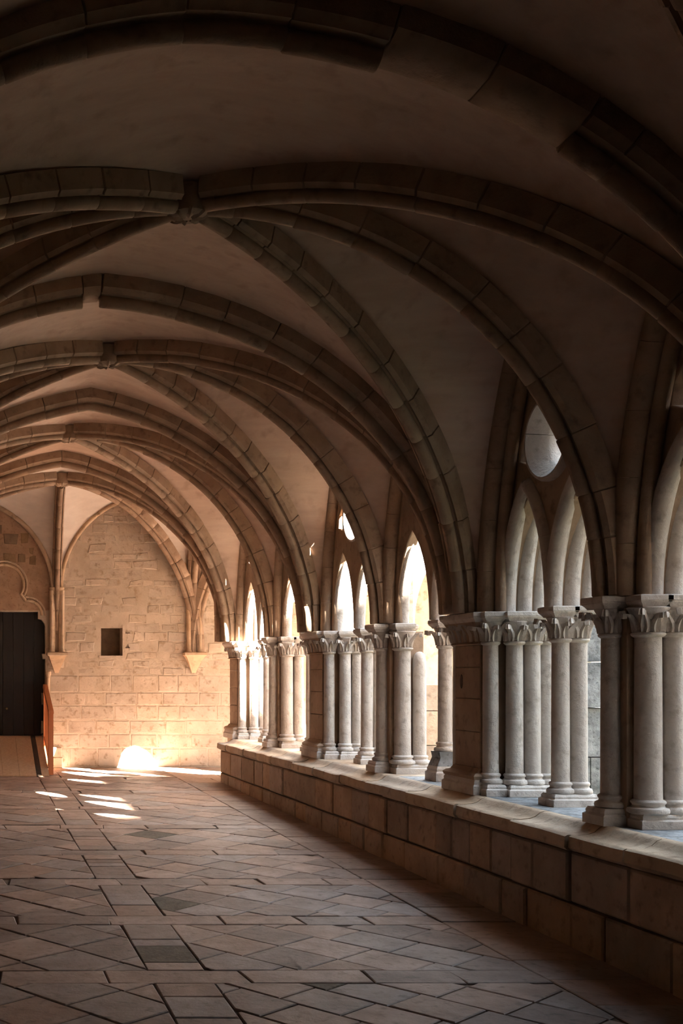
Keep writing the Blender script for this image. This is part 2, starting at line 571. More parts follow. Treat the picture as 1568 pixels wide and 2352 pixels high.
def build_parapet():
    core = MB().box(3.74, 4.46, -1.6, 15.96, -0.25, ZL - 0.09)
    wr = struct('wall_right', core, M_JOINT, 'low stone parapet wall under the arcade')
    # coping: moulded stones with a sloping lip
    y = 4.6
    while y < 16.0:
        y2 = min(y + R.uniform(0.42, 0.95), 16.0)
        if 16.0 - y2 < 0.25: y2 = 16.0
        j = R.uniform(-0.018, 0.016)
        h = R.uniform(-0.007, 0.006)
        prof = [(3.9, ZL), (3.868, ZL + h * .2), (3.842, ZL - 0.010 + h * .4), (3.812, ZL - 0.034 + h), (3.775, ZL - 0.047 + h), (3.715, ZL - 0.053 + h), (3.668 + j, ZL - 0.050 + h), (3.650 + j, ZL - 0.060 + h),
                (3.645 + j, ZL - 0.125 + h), (3.665 + j, ZL - 0.148), (3.70, ZL - 0.152), (3.70, ZL - 0.158), (3.9, ZL - 0.158)]
        rs = []
        k = 5
        for q in range(k + 1):
            yy = y + 0.004 + (y2 - y - 0.008) * q / k
            w = 0.010 * mnoise.noise(Vector((yy * 3.1, 0.3, y)))
            rs.append([(px + (w if 3.6 < px < 3.75 else 0), yy, pz + (w * 0.7 if pz < ZL - 0.02 else 0)) for px, pz in prof])
        MB().rings(rs).build('coping_stone', M_COPING, wr, smooth=True)
        y = y2
    # flat sill slabs between the piers
    y = 4.6
    while y < 16.0:
        y2 = min(y + R.uniform(0.6, 1.0), 16.45)
        MB().box(3.905, 4.48, y + 0.003, y2 - 0.003, ZL - 0.12, ZL + R.uniform(-0.002, 0.0)).build('sill_stone', M_GREY if y < 9.5 else M_COPING, wr)
        y = y2
    # face courses
    for (z0, z1, wmin, wmax) in ((0.27, ZL - 0.165, 0.26, 0.62), (-0.12, 0.262, 0.3, 0.7)):
        y = 4.6 + R.uniform(0, .2)
        while y < 15.95:
            y2 = min(y + R.uniform(wmin, wmax), 15.97)
            if 15.97 - y2 < 0.2: y2 = 15.97
            mb = chamfer_block(MB(), 'x', y + 0.005, y2 - 0.005, z0 + 0.005, z1 - 0.005, 3.70 + R.uniform(-0.012, 0.010), 3.76, 0.012)
            mb.build('wall_stone', M_PARAPET, wr)
            y = y2
    # end face beside the corner
    for z0, z1 in ((-0.1, 0.27), (0.275, ZL - 0.165)):
        for xa, xb in ((3.705, 4.05), (4.055, 4.46)):
            MB().box(xa, xb, 15.965, 16.01, z0, z1).build('wall_stone', M_PARAPET, wr)
    return wr


WR = build_parapet()


# ------------------------------------------------------------------ piers and twin columns
def leaf_mesh(name, w, h, out, curl):
    """a crocket leaf: starts at the bell foot, leans out and curls over at the tip (local: +x outwards, z up)"""
    mb = MB(); rs = []
    n = 7
    for i in range(n + 1):
        t = i / n
        if t < 0.7:
            x = out * (t / 0.7) ** 2.0 * 0.8; z = h * t / 0.7
        else:
            a = (t - 0.7) / 0.3 * PI * 1.1
            x = out * 0.8 + curl * (1 - math.cos(a)) * 0.5 + curl * 0.2 * math.sin(a); z = h + curl * 0.55 * math.sin(a) - curl * 0.25 * (1 - math.cos(a))
        ww = w * (0.75 + 0.35 * math.sin(t * PI * 2.2)) * (1 - 0.35 * t)
        th = 0.012 * (1 - 0.3 * t)
        rs.append([(x - th, -ww / 2, z), (x + th * 1.2, -ww * 0.28, z), (x + th * 0.2, 0, z + 0.002), (x + th * 1.2, ww * 0.28, z), (x - th, ww / 2, z), (x - th * 1.6, 0, z)])
    mb.rings(rs)
    return mb.mesh(name, M_SHAFT, smooth=True)


LEAF = leaf_mesh('leaf', 0.055, 0.105, 0.038, 0.034)
LEAFB = leaf_mesh('corner_leaf', 0.05, 0.118, 0.062, 0.04)


def shaft_mesh(r, z0, z1):
    return MB().lathe([(r * 1.02, z0), (r * 1.0, z0 + 0.1), (r * 0.985, 0.5 * (z0 + z1)), (r * 0.95, z1)], 20).mesh('shaft', M_SHAFT, smooth=True)


def base_mesh(r, z0, z1):
    h = z1 - z0
    return MB().lathe([(r * 1.35, z0), (r * 1.52, z0 + h * .10), (r * 1.55, z0 + h * .25), (r * 1.45, z0 + h * .42), (r * 1.22, z0 + h * .48), (r * 1.14, z0 + h * .58),
                       (r * 1.16, z0 + h * .68), (r * 1.26, z0 + h * .75), (r * 1.27, z0 + h * .85), (r * 1.18, z0 + h * .94), (r * 1.02, z1)], 20).mesh('base', M_SHAFT, smooth=True)


def cap_mesh(r, z0, z1):
    h = z1 - z0
    return MB().lathe([(r * 0.95, z0 - 0.008), (r * 1.14, z0), (r * 1.24, z0 + 0.008), (r * 1.22, z0 + 0.018), (r * 0.98, z0 + 0.024), (r * 1.0, z0 + h * .35),
                       (r * 1.12, z0 + h * .62), (r * 1.38, z0 + h * .85), (r * 1.55, z0 + h * .97), (r * 1.5, z1)], 20).mesh('capital', M_SHAFT, smooth=True)


SH, BA, CA = {}, {}, {}


def column_parts(root, x, y, r, zb, zt=None, leaves=True, dirs=None):
    """base, shaft, capital (with leaves) of one colonnette; x, y in the thing's own coordinates, z from its foot"""
    z1, z2, z3, z4 = zb, zb + 0.085, 1.130, 1.300
    kb = (round(r, 3), round(zb, 3))
    if kb not in SH:
        SH[kb] = shaft_mesh(r, z2 - 0.01, z3); BA[kb] = base_mesh(r, z1, z2); CA[kb] = cap_mesh(r, z3, z4)
    link('base', BA[kb], root, (x, y, 0))
    s = link('shaft', SH[kb], root, (x, y, 0)); s.rotation_euler.z = R.uniform(0, 6)
    c = link('capital', CA[kb], root, (x, y, 0))
    if leaves:
        for k in range(8):
            a = k * PI / 4
            if dirs is not None and not any(math.cos(a - d) > 0.3 for d in dirs): continue
            big = k % 2 == 1
            l = link('leaf', LEAFB if big else LEAF, c, (math.cos(a) * r * 0.98, math.sin(a) * r * 0.98, z3 + 0.022))
            l.rotation_euler = (R.uniform(-.08, .08), R.uniform(-.08, .08), a)
            s_ = R.uniform(1.1, 1.32); l.scale = (s_, s_, R.uniform(0.95, 1.1))


def plinth(root, x0, x1, y0, y1, h=0.085, name='plinth', z0=0.0):
    e = 0.0
    MB().stack([(x0, x1, y0, y1, z0), (x0, x1, y0, y1, z0 + h * 0.55), (x0 + .006, x1 - .006, y0 + .006, y1 - .006, z0 + h * 0.60),
                (x0 + .014, x1 - .014, y0 + .014, y1 - .014, z0 + h * 0.66), (x0 + .012, x1 - .012, y0 + .012, y1 - .012, z0 + h * 0.80),
                (x0 + .022, x1 - .022, y0 + .022, y1 - .022, z0 + h)]).build(name, M_SHAFT, root)


def abacus(root, x0, x1, y0, y1):
    z0, z1 = 1.298, ZS - ZL
    h = z1 - z0
    d = 0.028
    MB().stack([(x0 + d, x1 - d, y0 + d, y1 - d, z0), (x0 + d * .7, x1 - d * .7, y0 + d * .7, y1 - d * .7, z0 + h * .2), (x0 + d * .15, x1 - d * .15, y0 + d * .15, y1 - d * .15, z0 + h * .42),
                (x0 + d * .15, x1 - d * .15, y0 + d * .15, y1 - d * .15, z0 + h * .5), (x0, x1, y0, y1, z0 + h * .56), (x0, x1, y0, y1, z0 + h * .92),
                (x0 + .008, x1 - .008, y0 + .008, y1 - .008, z1)]).build('abacus', M_SHAFT, root)


def main_pier(label, y, corner=False):
    t = thing('clustered_pier', label, 'pier', (XA, y, ZL), 'clustered piers of the arcade')
    X = lambda x: x - XA
    # core and the flat pilaster on the gallery side, laid in courses
    MB().box(X(3.99), X(4.30 if corner else 4.42), -0.22, 0.0 if corner else 0.22, 0.0, 1.30).build('core', M_RIB, t)
    zc = [0.19, 0.47, 0.72, 0.96, 1.13]
    for a, b in zip(zc, zc[1:]):
        j = R.uniform(-.006, .006)
        chamfer_block(MB(), 'x', -0.215 + j, 0.215 + j, a + 0.0012, b - 0.0012, X(3.93) + j * .5, X(4.02), 0.006).build('pilaster_stone', M_RIB, t)
    if label == PIER_LABELS['B']:
        hp = [(X(3.9275), 0.10 + 0.022 * math.cos(q * PI / 8), 0.85 + 0.055 * math.sin(q * PI / 8)) for q in range(16)]
        o = MB().rings([hp, [(p[0] + .03, p[1], p[2]) for p in hp]]).build('socket_shade', M_JOINT, t)  # flat dark disc on the face, painting the shade inside a hole
        o['label'] = 'dark oval painted for the shade in a socket hole'
    plinth(t, X(3.85), X(4.02), -0.28, 0.28, 0.12)
    MB().stack([(X(3.862), X(4.02), -.268, .268, .115), (X(3.855), X(4.02), -.275, .275, .14), (X(3.875), X(4.02), -.255, .255, .158), (X(3.90), X(4.02), -.235, .235, .165), (X(3.92), X(4.02), -.222, .222, .195)]).build('pilaster_base', M_RIB, t)
    # carved frieze and cornice over the pilaster
    MB().stack([(X(3.935), X(4.02), -.21, .21, 1.128), (X(3.90), X(4.02), -.24, .24, 1.136), (X(3.92), X(4.02), -.225, .225, 1.152), (X(3.91), X(4.02), -.23, .23, 1.22), (X(3.865), X(4.02), -.27, .27, 1.30)]).build('pilaster_capital', M_RIB, t)
    for k in range(5):
        l = link('leaf', LEAFB if k % 2 else LEAF, t, (X(3.925), -0.19 + k * 0.095, 1.152)); l.rotation_euler.z = PI + R.uniform(-.2, .2); l.scale = (1.1, 1.2, 1.05)
    abacus(t, X(3.84), X(4.08), -.30, .30)
    for s in ((-1,) if corner else (-1, 1)):
        plinth(t, X(3.905), X(4.075), min(s * .16, s * .37), max(s * .16, s * .37), 0.085)
        plinth(t, X(4.06), X(4.47), min(s * .19, s * .41), max(s * .19, s * .41), 0.085)
        dirs = [math.atan2(s, 0), PI] if s < 0 else [PI / 2, PI]
        column_parts(t, X(3.99), s * .255, 0.056, 0.083, dirs=dirs)
        for x, yy in ((4.147, .300), (4.277, .300), (4.392, .285)):
            column_parts(t, X(x), s * yy, 0.061, 0.083, dirs=dirs)
        abacus(t, X(3.895), X(4.075), min(s * .17, s * .365), max(s * .17, s * .365))
        abacus(t, X(4.045), X(4.47), min(s * .19, s * .405), max(s * .19, s * .405))
    return t


def mid_pier(label, y, broken=False):
    t = thing('clustered_pier', label, 'pier', (XA, y, ZL), 'clustered piers of the arcade')
    X = lambda x: x - XA
    MB().box(X(3.97), X(4.28), -0.12, 0.12, 0.0, 1.30).build('core', M_RIB, t)
    plinth(t, X(3.835), X(4.02), -0.115, 0.115, 0.10)
    column_parts(t, X(3.95), 0, 0.061, 0.098, dirs=[PI, -PI / 2, PI / 2])
    abacus(t, X(3.825), X(4.05), -.12, .12)
    for s in (-1, 1):
        plinth(t, X(3.975), X(4.315), min(s * .07, s * .265), max(s * .07, s * .265), 0.085)
        dirs = [s * PI / 2, PI]
        column_parts(t, X(4.07), s * .165, 0.074, 0.083, dirs=dirs)
        abacus(t, X(3.965), X(4.155), min(s * .06, s * .27), max(s * .06, s * .27))
        if broken and s < 0:
            # the outer shaft has lost its capital: it ends in a worn, rounded stump
            r = 0.060
            link('base', base_mesh(r, 0.083, 0.168), t, (X(4.225), s * .165, 0))
            o = MB().lathe([(r, 0.16), (r, 0.5), (r * .98, 0.98), (r * .93, 1.04), (r * .75, 1.085), (r * .4, 1.11), (r * .1, 1.115)], 16).build('broken_shaft', M_SHAFT, t, smooth=True)
            o.location = (X(4.225), s * .165, 0)
            continue
        column_parts(t, X(4.215), s * .165, 0.060, 0.083, dirs=dirs)
        abacus(t, X(4.125), X(4.31), min(s * .06, s * .27), max(s * .06, s * .27))
    return t


def twin(label, y, pedestal=False):
    t = thing('twin_column', label, 'column', (XA, y, ZL), 'twin columns between the piers')
    X = lambda x: x - XA
    zb = 0.083
    if pedestal:
        plinth(t, X(4.02), X(4.38), -.115, .115, 0.13, 'pedestal')
        MB().stack([(X(4.04), X(4.37), -.095, .095, .128), (X(4.07), X(4.36), -.085, .085, .20), (X(4.06), X(4.37), -.09, .09, .25)]).build('worn_plinth', M_GREY, t)
        zb = 0.248
    else:
        plinth(t, X(4.045), X(4.375), -.105, .105, 0.085)
    for x in (4.145, 4.268):
        column_parts(t, X(x), 0, 0.058, zb)
    abacus(t, X(4.04), X(4.22), -.105, .105)
    abacus(t, X(4.19), X(4.375), -.105, .105)
    return t


PIER_LABELS = {
    'A': 'nearest clustered pier cut by the right edge of the picture',
    'B': 'clustered stone pier with broad flat pilaster and three pale lit shafts, second from the right',
    'C': 'clustered pier of thick shafts with sunlit spot on its capital, third from the right',
    'D': 'clustered pier with flat pilaster and white lit shafts in the middle of the arcade',
    'E': 'overexposed clustered pier with a white sun strip, second before the corner',
    'F': 'corner pier at the far end of the parapet, reddish pilaster and small capitals'}
for k, y in PY.items():
    if k == 'Z': continue
    if k in MAIN: main_pier(PIER_LABELS[k], y, k == 'F')
    else: mid_pier(PIER_LABELS[k], y, k == 'C')
TW = {'ZA': 'twin columns outside the right edge beyond the nearest pier',
      'AB': 'twin stone columns standing between the two nearest piers',
      'BC': 'twin columns on a tall worn pedestal left of the broad pier',
      'CD': 'twin columns with a roughly pitted front shaft',
      'DE': 'slim twin columns just left of the middle pier with pilaster',
      'EF': 'slim dark twin columns next to the corner pier'}
TY = {}
for k in TW:
    TY[k] = 0.5 * (PY[k[0]] + PY[k[1]])
    twin(TW[k], TY[k], k == 'BC')


# ------------------------------------------------------------------ arcade tracery
def lancet(y0, y1, z0, H, e=0.8, n=10):
    """outline of a pointed light from (y0,z0) over the apex to (y1,z0)"""
    m = 0.5 * (y0 + y1)
    k = math.sqrt((1 + e) ** 2 - e ** 2)
    a1 = math.acos(e / (1 + e))
    L = []
    for i in range(n + 1):
        a = a1 * i / n
        L.append((m + (y0 - m) * ((1 + e) * math.cos(a) - e), z0 + H * (1 + e) * math.sin(a) / k))
    Rr = [(2 * m - p[0], p[1]) for p in reversed(L[:-1])]
    return L + Rr


def off(k):
    return 0.30 if k in MAIN else 0.165


def tracery(key, label, hole_off=0.40):
    p, q = key
    y0, y1, yt = PY[p], PY[q], TY[key]
    t = thing('tracery_panel', label, 'tracery', (XA, yt, ZS), 'tracery panels of the arcade')
    org = (XA, yt, ZS)
    la = (y0 + off(p), yt); lb = (yt, y1 - off(q))
    ins = 0.012
    out = [(y0, ZS), (la[0] + ins, ZS)]
    o1 = lancet(la[0] + ins, la[1] - ins, ZS, 0.80)
    o2 = lancet(lb[0] + ins, lb[1] - ins, ZS, 0.80)
    out += o1[1:-1] + [(la[1] - ins, ZS), (lb[0] + ins, ZS)] + o2[1:-1] + [(lb[1] - ins, ZS), (y1, ZS), (y1, ZROOF), (y0, ZROOF)]
    holes = [[(yt + 0.25 * math.cos(2 * PI * k / 32), 3.285 + 0.25 * math.sin(2 * PI * k / 32)) for k in range(32)]]
    for s in (-1, 1):
        yc = yt + s * hole_off
        holes.append([(yc - s * .055, 3.16), (yc + s * .055, 3.20), (yc + s * 0.035, 3.32), (yc - s * 0.05, 3.40)])
    whole = key in ('ZA', 'AB')
    vs, fs = plate(out, holes, 0.25 if whole else 0.10)
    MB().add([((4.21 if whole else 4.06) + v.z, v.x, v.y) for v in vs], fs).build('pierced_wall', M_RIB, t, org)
    # oculus: splayed ring set into the wall, four stones
    prof = [(0.285, 4.0), (0.262, 3.995), (0.235, 4.03), (0.225, 4.10), (0.24, 4.125), (0.285, 4.13)] if not whole else [(0.30, 4.06), (0.285, 4.035), (0.268, 4.035), (0.19, 4.155), (0.185, 4.165), (0.185, 4.25), (0.20, 4.27), (0.21, 4.33), (0.30, 4.36)]
    for k in range(4):
        rs = []
        for i in range(9):
            a = 2 * PI * (k + i / 8) / 4 + 0.3
            a += (0.008 if i == 0 else -0.008 if i == 8 else 0)
            rs.append([(x, yt + r * math.cos(a), 3.285 + r * math.sin(a)) for r, x in prof])
        MB().rings(rs).build('oculus_stone', M_SHAFT, t, org, smooth=True)
    # roll mouldings round the lights, continuing the shafts
    for (a, b) in (la, lb):
        pts = lancet(a, b, ZS, 0.90, 0.8, 12)
        n = len(pts) // 2
        for half in (pts[:n + 1], pts[n:][::1]):
            for x in ((4.095, 4.215, 4.33) if whole else (4.07,)):
                P = [Vector((x, u, v)) for u, v in half]
                L = resample(P, 12)
                for c0, c1 in ((0, 6), (6, 12)):
                    seg = L[c0:c1 + 1]
                    MB().tube(seg, 0.056 if x < 4.3 else 0.05, 12).build('roll_moulding', M_SHAFT, t, org, smooth=True)
    # inner order: broad roll following the wall rib
    return t


TR = {'ZA': 'tracery panel with small cusped light at the right edge of the picture',
      'AB': 'tracery panel with large round oculus over two lancets, nearest fully visible',
      'BC': 'tracery panel behind the broad pier with a bright lancet head',
      'CD': 'tracery panel with two white lancet heads in the middle of the arcade',
      'DE': 'tracery panel seen edge-on over the slim twin columns left of the middle pier',
      'EF': 'farthest tracery panel, beside the corner pier'}
for k in TR:
    tracery(k, TR[k], 0.5 if k == 'ZA' else 0.40)

# wall ribs over each opening (roll between two grooves)
WLAB = {'ZA': 'wall rib over the opening at the right edge', 'AB': 'jointed wall rib left of the large oculus', 'BC': 'wall rib over the opening behind the broad pier',
        'CD': 'jointed wall rib over the middle opening', 'DE': 'wall rib over the opening right of the slim columns', 'EF': 'wall rib next to the corner pier'}
WALLARCH = {}
for k in WLAB:
    p, q = k
    yt = TY[k]
    t = thing('wall_rib', WLAB[k] + ', dark rolled stone', 'rib', (3.98, yt, ZS), 'wall ribs along the arcade')
    org = (3.98, yt, ZS)
    for sgn, kk in ((-1, p), (1, q)):
        ys = PY[kk] - sgn * (off(kk) - 0.09)
        c = curve((3.985, ys, ZS), (3.985, yt, 4.42), 1.6, 24)
        WALLARCH[(k, sgn)] = [v + Vector((-0.01, 0, 0)) for v in c]
        L = resample(c, 32)
        i = 0
        while i < 32:
            j = min(i + R.choice([4, 5, 5]), 32)
            if 32 - j < 3: j = 32
            sg = [v.copy() for v in L[i:j + 1]]
            d = (sg[1] - sg[0]).normalized() * 0.002
            sg[0] += d; sg[-1] -= d
            MB().tube(sg, 0.074, 12).build('voussoir', M_RIB, t, org, smooth=True)
            i = j
        # slimmer second roll inside the first
        MB().tube([Vector((4.045, v.y - sgn * 0.098, v.z)) for v in L], 0.045, 10).build('inner_order', M_RIB, t, org, smooth=True)


# ------------------------------------------------------------------ vault: arches, ribs, bosses, webs
UX, UY = Vector((1, 0, 0)), Vector((0, 1, 0))
WEB = 0.19
ceil = struct('ceiling', MB().box(XLW - 0.2, 4.5, -1.6, YEND + .3, ZROOF - 0.05, ZROOF + 0.1).box(4.5, 12, 16.2, YEND + .3, ZROOF - 0.05, ZROOF + 0.1), M_PLASTER, 'plastered rib vault ceiling of the gallery')

# transverse arches: y, apex (x, z), right springing x, e
ARCH = {'Z': (5.05, 1.05, 4.47, 3.80, 0.05), 'B': (8.75, 1.07, 4.49, 3.74, 0.10), 'D': (12.45, 1.44, 4.56, 3.74, 0.30), 'F': (16.2, 1.47, 4.62, 3.76, 0.24)}
ALAB = {'Z': 'nearest transverse arch across the top of the picture, its roll partly broken away',
        'B': 'second transverse arch with a small notch at its crown',
        'D': 'third transverse arch, pointed and warm brown',
        'F': 'farthest transverse arch framing the bright corner bay'}
ARC = {}


WEBMAT = [M_PLASTER]


def fullcell(la, lr, ra, rr, n=14, m=8):
    """web across the gallery between a transverse arch (la, ra) and the diagonal ribs (lr, rr), smooth over the ridge"""
    A = resample(la, n) + resample(ra, n)[::-1][1:]
    B = resample(lr, n) + resample(rr, n)[::-1][1:]
    vs = []; fs = []
    for i in range(2 * n + 1):
        h = min(i, 2 * n - i) / n
        for j in range(m + 1):
            f = j / m
            p = A[i].lerp(B[i], f)
            dd = (A[i] - B[i]).length
            vs.append(p + Vector((0, 0, 0.05 * dd * 4 * f * (1 - f) * min(1, h * 1.5))))
    for i in range(2 * n):
        for j in range(m):
            q = i * (m + 1) + j
            fs.append((q, q + 1, q + m + 2, q + m + 1))
    o = MB().add(vs, fs).build('vault_web', WEBMAT[0], ceil)
    o.data.shade_smooth()
    return o


def halfcell(c1, c2, n=14, m=8, sag=0.0):
    """web surface ruled between two curves that start at one springing"""
    a = resample(c1, n); b = resample(c2, n)
    mb = MB(); vs = []; fs = []
    for i in range(n + 1):
        for j in range(m + 1):
            f = j / m
            p = a[i].lerp(b[i], f)
            d = (a[i] - b[i]).length
            p = p + Vector((0, 0, 0.05 * d * 4 * f * (1 - f) * min(1, (i / n) * 1.5)))
            vs.append(p)
    for i in range(n):
        for j in range(m):
            q = i * (m + 1) + j
            fs.append((q, q + 1, q + m + 2, q + m + 1))
    mb.add(vs, fs)
    o = mb.build('vault_web', WEBMAT[0], ceil, smooth=True)
    return o


for k, (y, xa, za, xs, e) in ARCH.items():
    t = thing('transverse_arch', ALAB[k], 'arch', (xs, y, ZS), 'transverse arches of the vault')
    org = (xs, y, ZS)
    cr = curve((xs, y, ZS), (xa, y, za), e, 40)
    cl = curve((XLW + 0.08, y, ZS), (xa, y, za), e if k in 'ZB' else 0.3, 40)
    w, d, r = (0.155, 0.27, 0.052)
    full = resample(cr + cl[::-1][1:], 240)
    gaps = {'Z': (1.85, 2.69), 'B': (0.975, 1.075)}.get(k)
    if gaps:
        i0 = min(range(241), key=lambda i: abs(full[i].x - gaps[1]))
        i1 = min(range(241), key=lambda i: abs(full[i].x - gaps[0]))
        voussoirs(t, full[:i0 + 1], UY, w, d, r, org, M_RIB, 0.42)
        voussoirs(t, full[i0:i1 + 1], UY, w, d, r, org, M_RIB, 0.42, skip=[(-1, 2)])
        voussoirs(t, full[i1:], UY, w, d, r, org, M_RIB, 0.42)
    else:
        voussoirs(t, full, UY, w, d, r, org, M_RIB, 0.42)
    ARC[(k, 1)] = offset_curve(cr, UY, WEB); ARC[(k, -1)] = offset_curve(cl, UY, WEB)

# bays: near arch, mid pier, far arch, boss
BAYS = [('Y', 'Y5', 'Z', (1.40, 3.2, 4.52)), ('Z', 'A', 'B', (1.405, 6.95, 4.47)), ('B', 'C', 'D', (1.385, 10.55, 4.545)), ('D', 'E', 'F', (1.395, 14.3, 4.62))]
BN = ['overhead', 'nearest', 'middle', 'third']
WHERE = {1: 'arcade side', -1: 'left wall side'}


def rib(label, S, C, e, w=0.10, d=0.20, r=0.043, build=True, size=0.33):
    S, C = Vector(S), Vector(C)
    c = curve(S, C, e, 40)
    n = Vector((C.x - S.x, C.y - S.y, 0)).cross(Vector((0, 0, 1))).normalized()
    if build:
        t = thing('vault_rib', label, 'rib', S, 'moulded ribs of the vault')
        # stop short of the boss
        L = length(c); cc = resample(c, 80)
        cut = [p for p in cc if (p - C).length > 0.09]
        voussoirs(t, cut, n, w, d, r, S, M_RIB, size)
    return offset_curve(c, n, WEB - 0.03)


def boss(label, C):
    t = thing('vault_boss', label, 'boss', C, 'carved bosses at the rib crossings')
    mb = MB().lathe([(0.02, -0.02), (0.09, -0.018), (0.118, 0.0), (0.122, 0.02), (0.122, 0.05), (0.12, 0.16)], 20)
    mb.build('body', M_RIB, t, smooth=True)
    for k in range(8):
        a = k * PI / 4
        rs = []
        for i in range(5):
            u = i / 4; rr = 0.03 + 0.095 * u; ww = 0.03 * math.sin(PI * (0.2 + 0.7 * u)); zz = -0.022 - 0.012 * math.sin(PI * u) + 0.02 * u
            ca, sa = math.cos(a), math.sin(a)
            rs.append([(rr * ca - s * ww * sa, rr * sa + s * ww * ca, zz + (0.012 if s else -0.008)) for s in (-1, 0, 1)] + [(rr * ca, rr * sa, zz + 0.02)])
        MB().rings(rs).build('petal', M_RIB, t, smooth=True)
    return t


YB = {'Y': 1.35, 'Y5': 3.2}
YB.update(PY)
ARC[('Y', 1)] = offset_curve(curve((3.8, 1.35, ZS), (1.05, 1.35, 4.47), 0.05, 40), UY, WEB)
ARC[('Y', -1)] = offset_curve(curve((XLW + .08, 1.35, ZS), (1.05, 1.35, 4.47), 0.05, 40), UY, WEB)


def wall_curve(x, ya, yb, z=4.42):
    return curve((x, ya, ZS), (x, yb, z), 1.6, 24)


for bi, (n0, nm, n1, C) in enumerate(BAYS):
    boss_lab = '%s boss' % BN[bi]
    C = Vector(C)
    vis = bi > 0
    if vis:
        boss({1: 'dark carved boss in the upper left, nearest the viewer', 2: 'carved boss in the middle of the vault, second from the viewer', 3: 'small warm boss third from the viewer'}[bi], C)
    DG = {}
    for s in (1, -1):
        xs = 3.77 if s > 0 else XLW + 0.08
        xm = 3.83 if s > 0 else XLW + 0.08
        e = 0.30 if s > 0 else 0.22
        y0, ym, y1 = YB[n0], YB[nm], YB[n1]
        lab = 'the %s, %s' % (boss_lab, WHERE[s])
        ca = rib('diagonal rib coming towards the viewer from ' + lab, (xs, y0 + 0.15, ZS), C, e if s < 0 else 0.08, build=vis)
        cb = rib('straight middle rib from ' + lab, (xm, ym, ZS), C, 0.0, build=vis)
        cc = rib('diagonal rib running away from ' + lab, (xs, y1 - 0.15, ZS), C, e, build=True)
        xw = 3.975 if s > 0 else XLW
        yq0 = 0.5 * (y0 + ym); yq1 = 0.5 * (ym + y1)
        DG[s] = (ca, cc)
        o0, om = (0.21, 0.075) if s > 0 else (0.0, 0.0)
        halfcell(ca, wall_curve(xw, y0 + o0, yq0)); halfcell(cb, wall_curve(xw, ym - om, yq0))
        halfcell(cb, wall_curve(xw, ym + om, yq1)); halfcell(cc, wall_curve(xw, y1 - o0, yq1))

    fullcell(ARC[(n0, -1)], DG[-1][0], ARC[(n0, 1)], DG[1][0])
    fullcell(ARC[(n1, -1)], DG[-1][1], ARC[(n1, 1)], DG[1][1])

# corner bay, plaster lightened in its colour for bounced sunlight
WEBMAT[0] = M_PLASTER_LIT
C4 = Vector((1.58, 17.3, 4.56))
boss('pale boss over the corner bay in front of the end wall', C4)
ZC = 2.0
YW = YEND - 0.04
XM, XC = 1.575, 3.745
c_fr = rib('short rib from the farthest boss to the corner pier', (3.77, 16.38, ZS), C4, 0.15)
c_fl = rib('short rib from the farthest boss towards the left wall', (XLW + .08, 16.38, ZS), C4, 0.15)
c_mid = rib('upright rib from the farthest boss down to the corbel beside the door', (XM, YW, ZC), C4, 0.25, w=0.075, d=0.16, r=0.04)
c_cr = rib('pale sunlit rib from the farthest boss down to the right-hand corbel', (XC, YW, ZC), C4, 0.05, w=0.085, d=0.18, r=0.045)
c_cl = rib('rib from the farthest boss to the hidden left corner', (XLW + .08, YW, ZC), C4, 0.1)
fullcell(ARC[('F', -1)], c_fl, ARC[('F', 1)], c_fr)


def stilt(x0, x1, zs, za, e=0.5):
    """wall arch half on the end wall: vertical from the corbel then pointed"""
    c = curve((x0, YEND - 0.03, zs), (x1, YEND - 0.03, za), e, 24)
    return [Vector((x0, YEND - 0.03, ZC)) + (c[0] - Vector((x0, YEND - 0.03, ZC))) * (i / 8) for i in range(8)] + c


XR = 0.5 * (XM + XC) - 0.06
XLa = 0.42
w_r1 = stilt(XM + .06, XR, 3.0, 4.43); w_r2 = stilt(XC - .06, XR, 3.0, 4.43)
w_l1 = stilt(XM - .06, XLa, 3.0, 4.43); w_l2 = stilt(XLa * 2 - XM, XLa, 3.0, 4.43)
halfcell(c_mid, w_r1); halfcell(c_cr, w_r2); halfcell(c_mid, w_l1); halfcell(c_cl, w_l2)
# arch between the corner bay and the far gallery, then its next bay
yA, yB2 = 16.42, YW
t = thing('transverse_arch', 'pale transverse arch leading into the far gallery, right of the bright corner', 'arch', (3.75, yB2, ZC), 'transverse arches of the vault')
YC5 = 17.3
a1 = curve((3.80, yA, ZS), (3.78, YC5, 4.5), 0.6, 30); a2 = curve((3.76, yB2, ZC), (3.78, YC5, 4.5), 0.6, 30)
voussoirs(t, a1 + a2[::-1][1:], UX, 0.11, 0.2, 0.045, (3.75, yB2, ZC), M_RIB, 0.36)
b1 = offset_curve(a1, UX, WEB); b2 = offset_curve(a2, UX, WEB)
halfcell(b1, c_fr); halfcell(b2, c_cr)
C5 = Vector((5.65, 17.3, 4.56))
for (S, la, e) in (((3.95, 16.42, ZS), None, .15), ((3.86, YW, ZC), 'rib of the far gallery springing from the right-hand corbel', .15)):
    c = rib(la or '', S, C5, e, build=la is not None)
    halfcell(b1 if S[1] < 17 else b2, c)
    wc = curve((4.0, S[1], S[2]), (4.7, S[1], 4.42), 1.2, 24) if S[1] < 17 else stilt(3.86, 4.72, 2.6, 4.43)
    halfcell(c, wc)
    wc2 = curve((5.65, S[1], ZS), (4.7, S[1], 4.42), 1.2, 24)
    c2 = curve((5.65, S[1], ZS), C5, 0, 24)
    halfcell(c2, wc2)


# ------------------------------------------------------------------ end wall
def px(x, y, Y=YEND):
    return ((x + 95) * Y / FPX, EYE + (1550 - y) * Y / FPX)


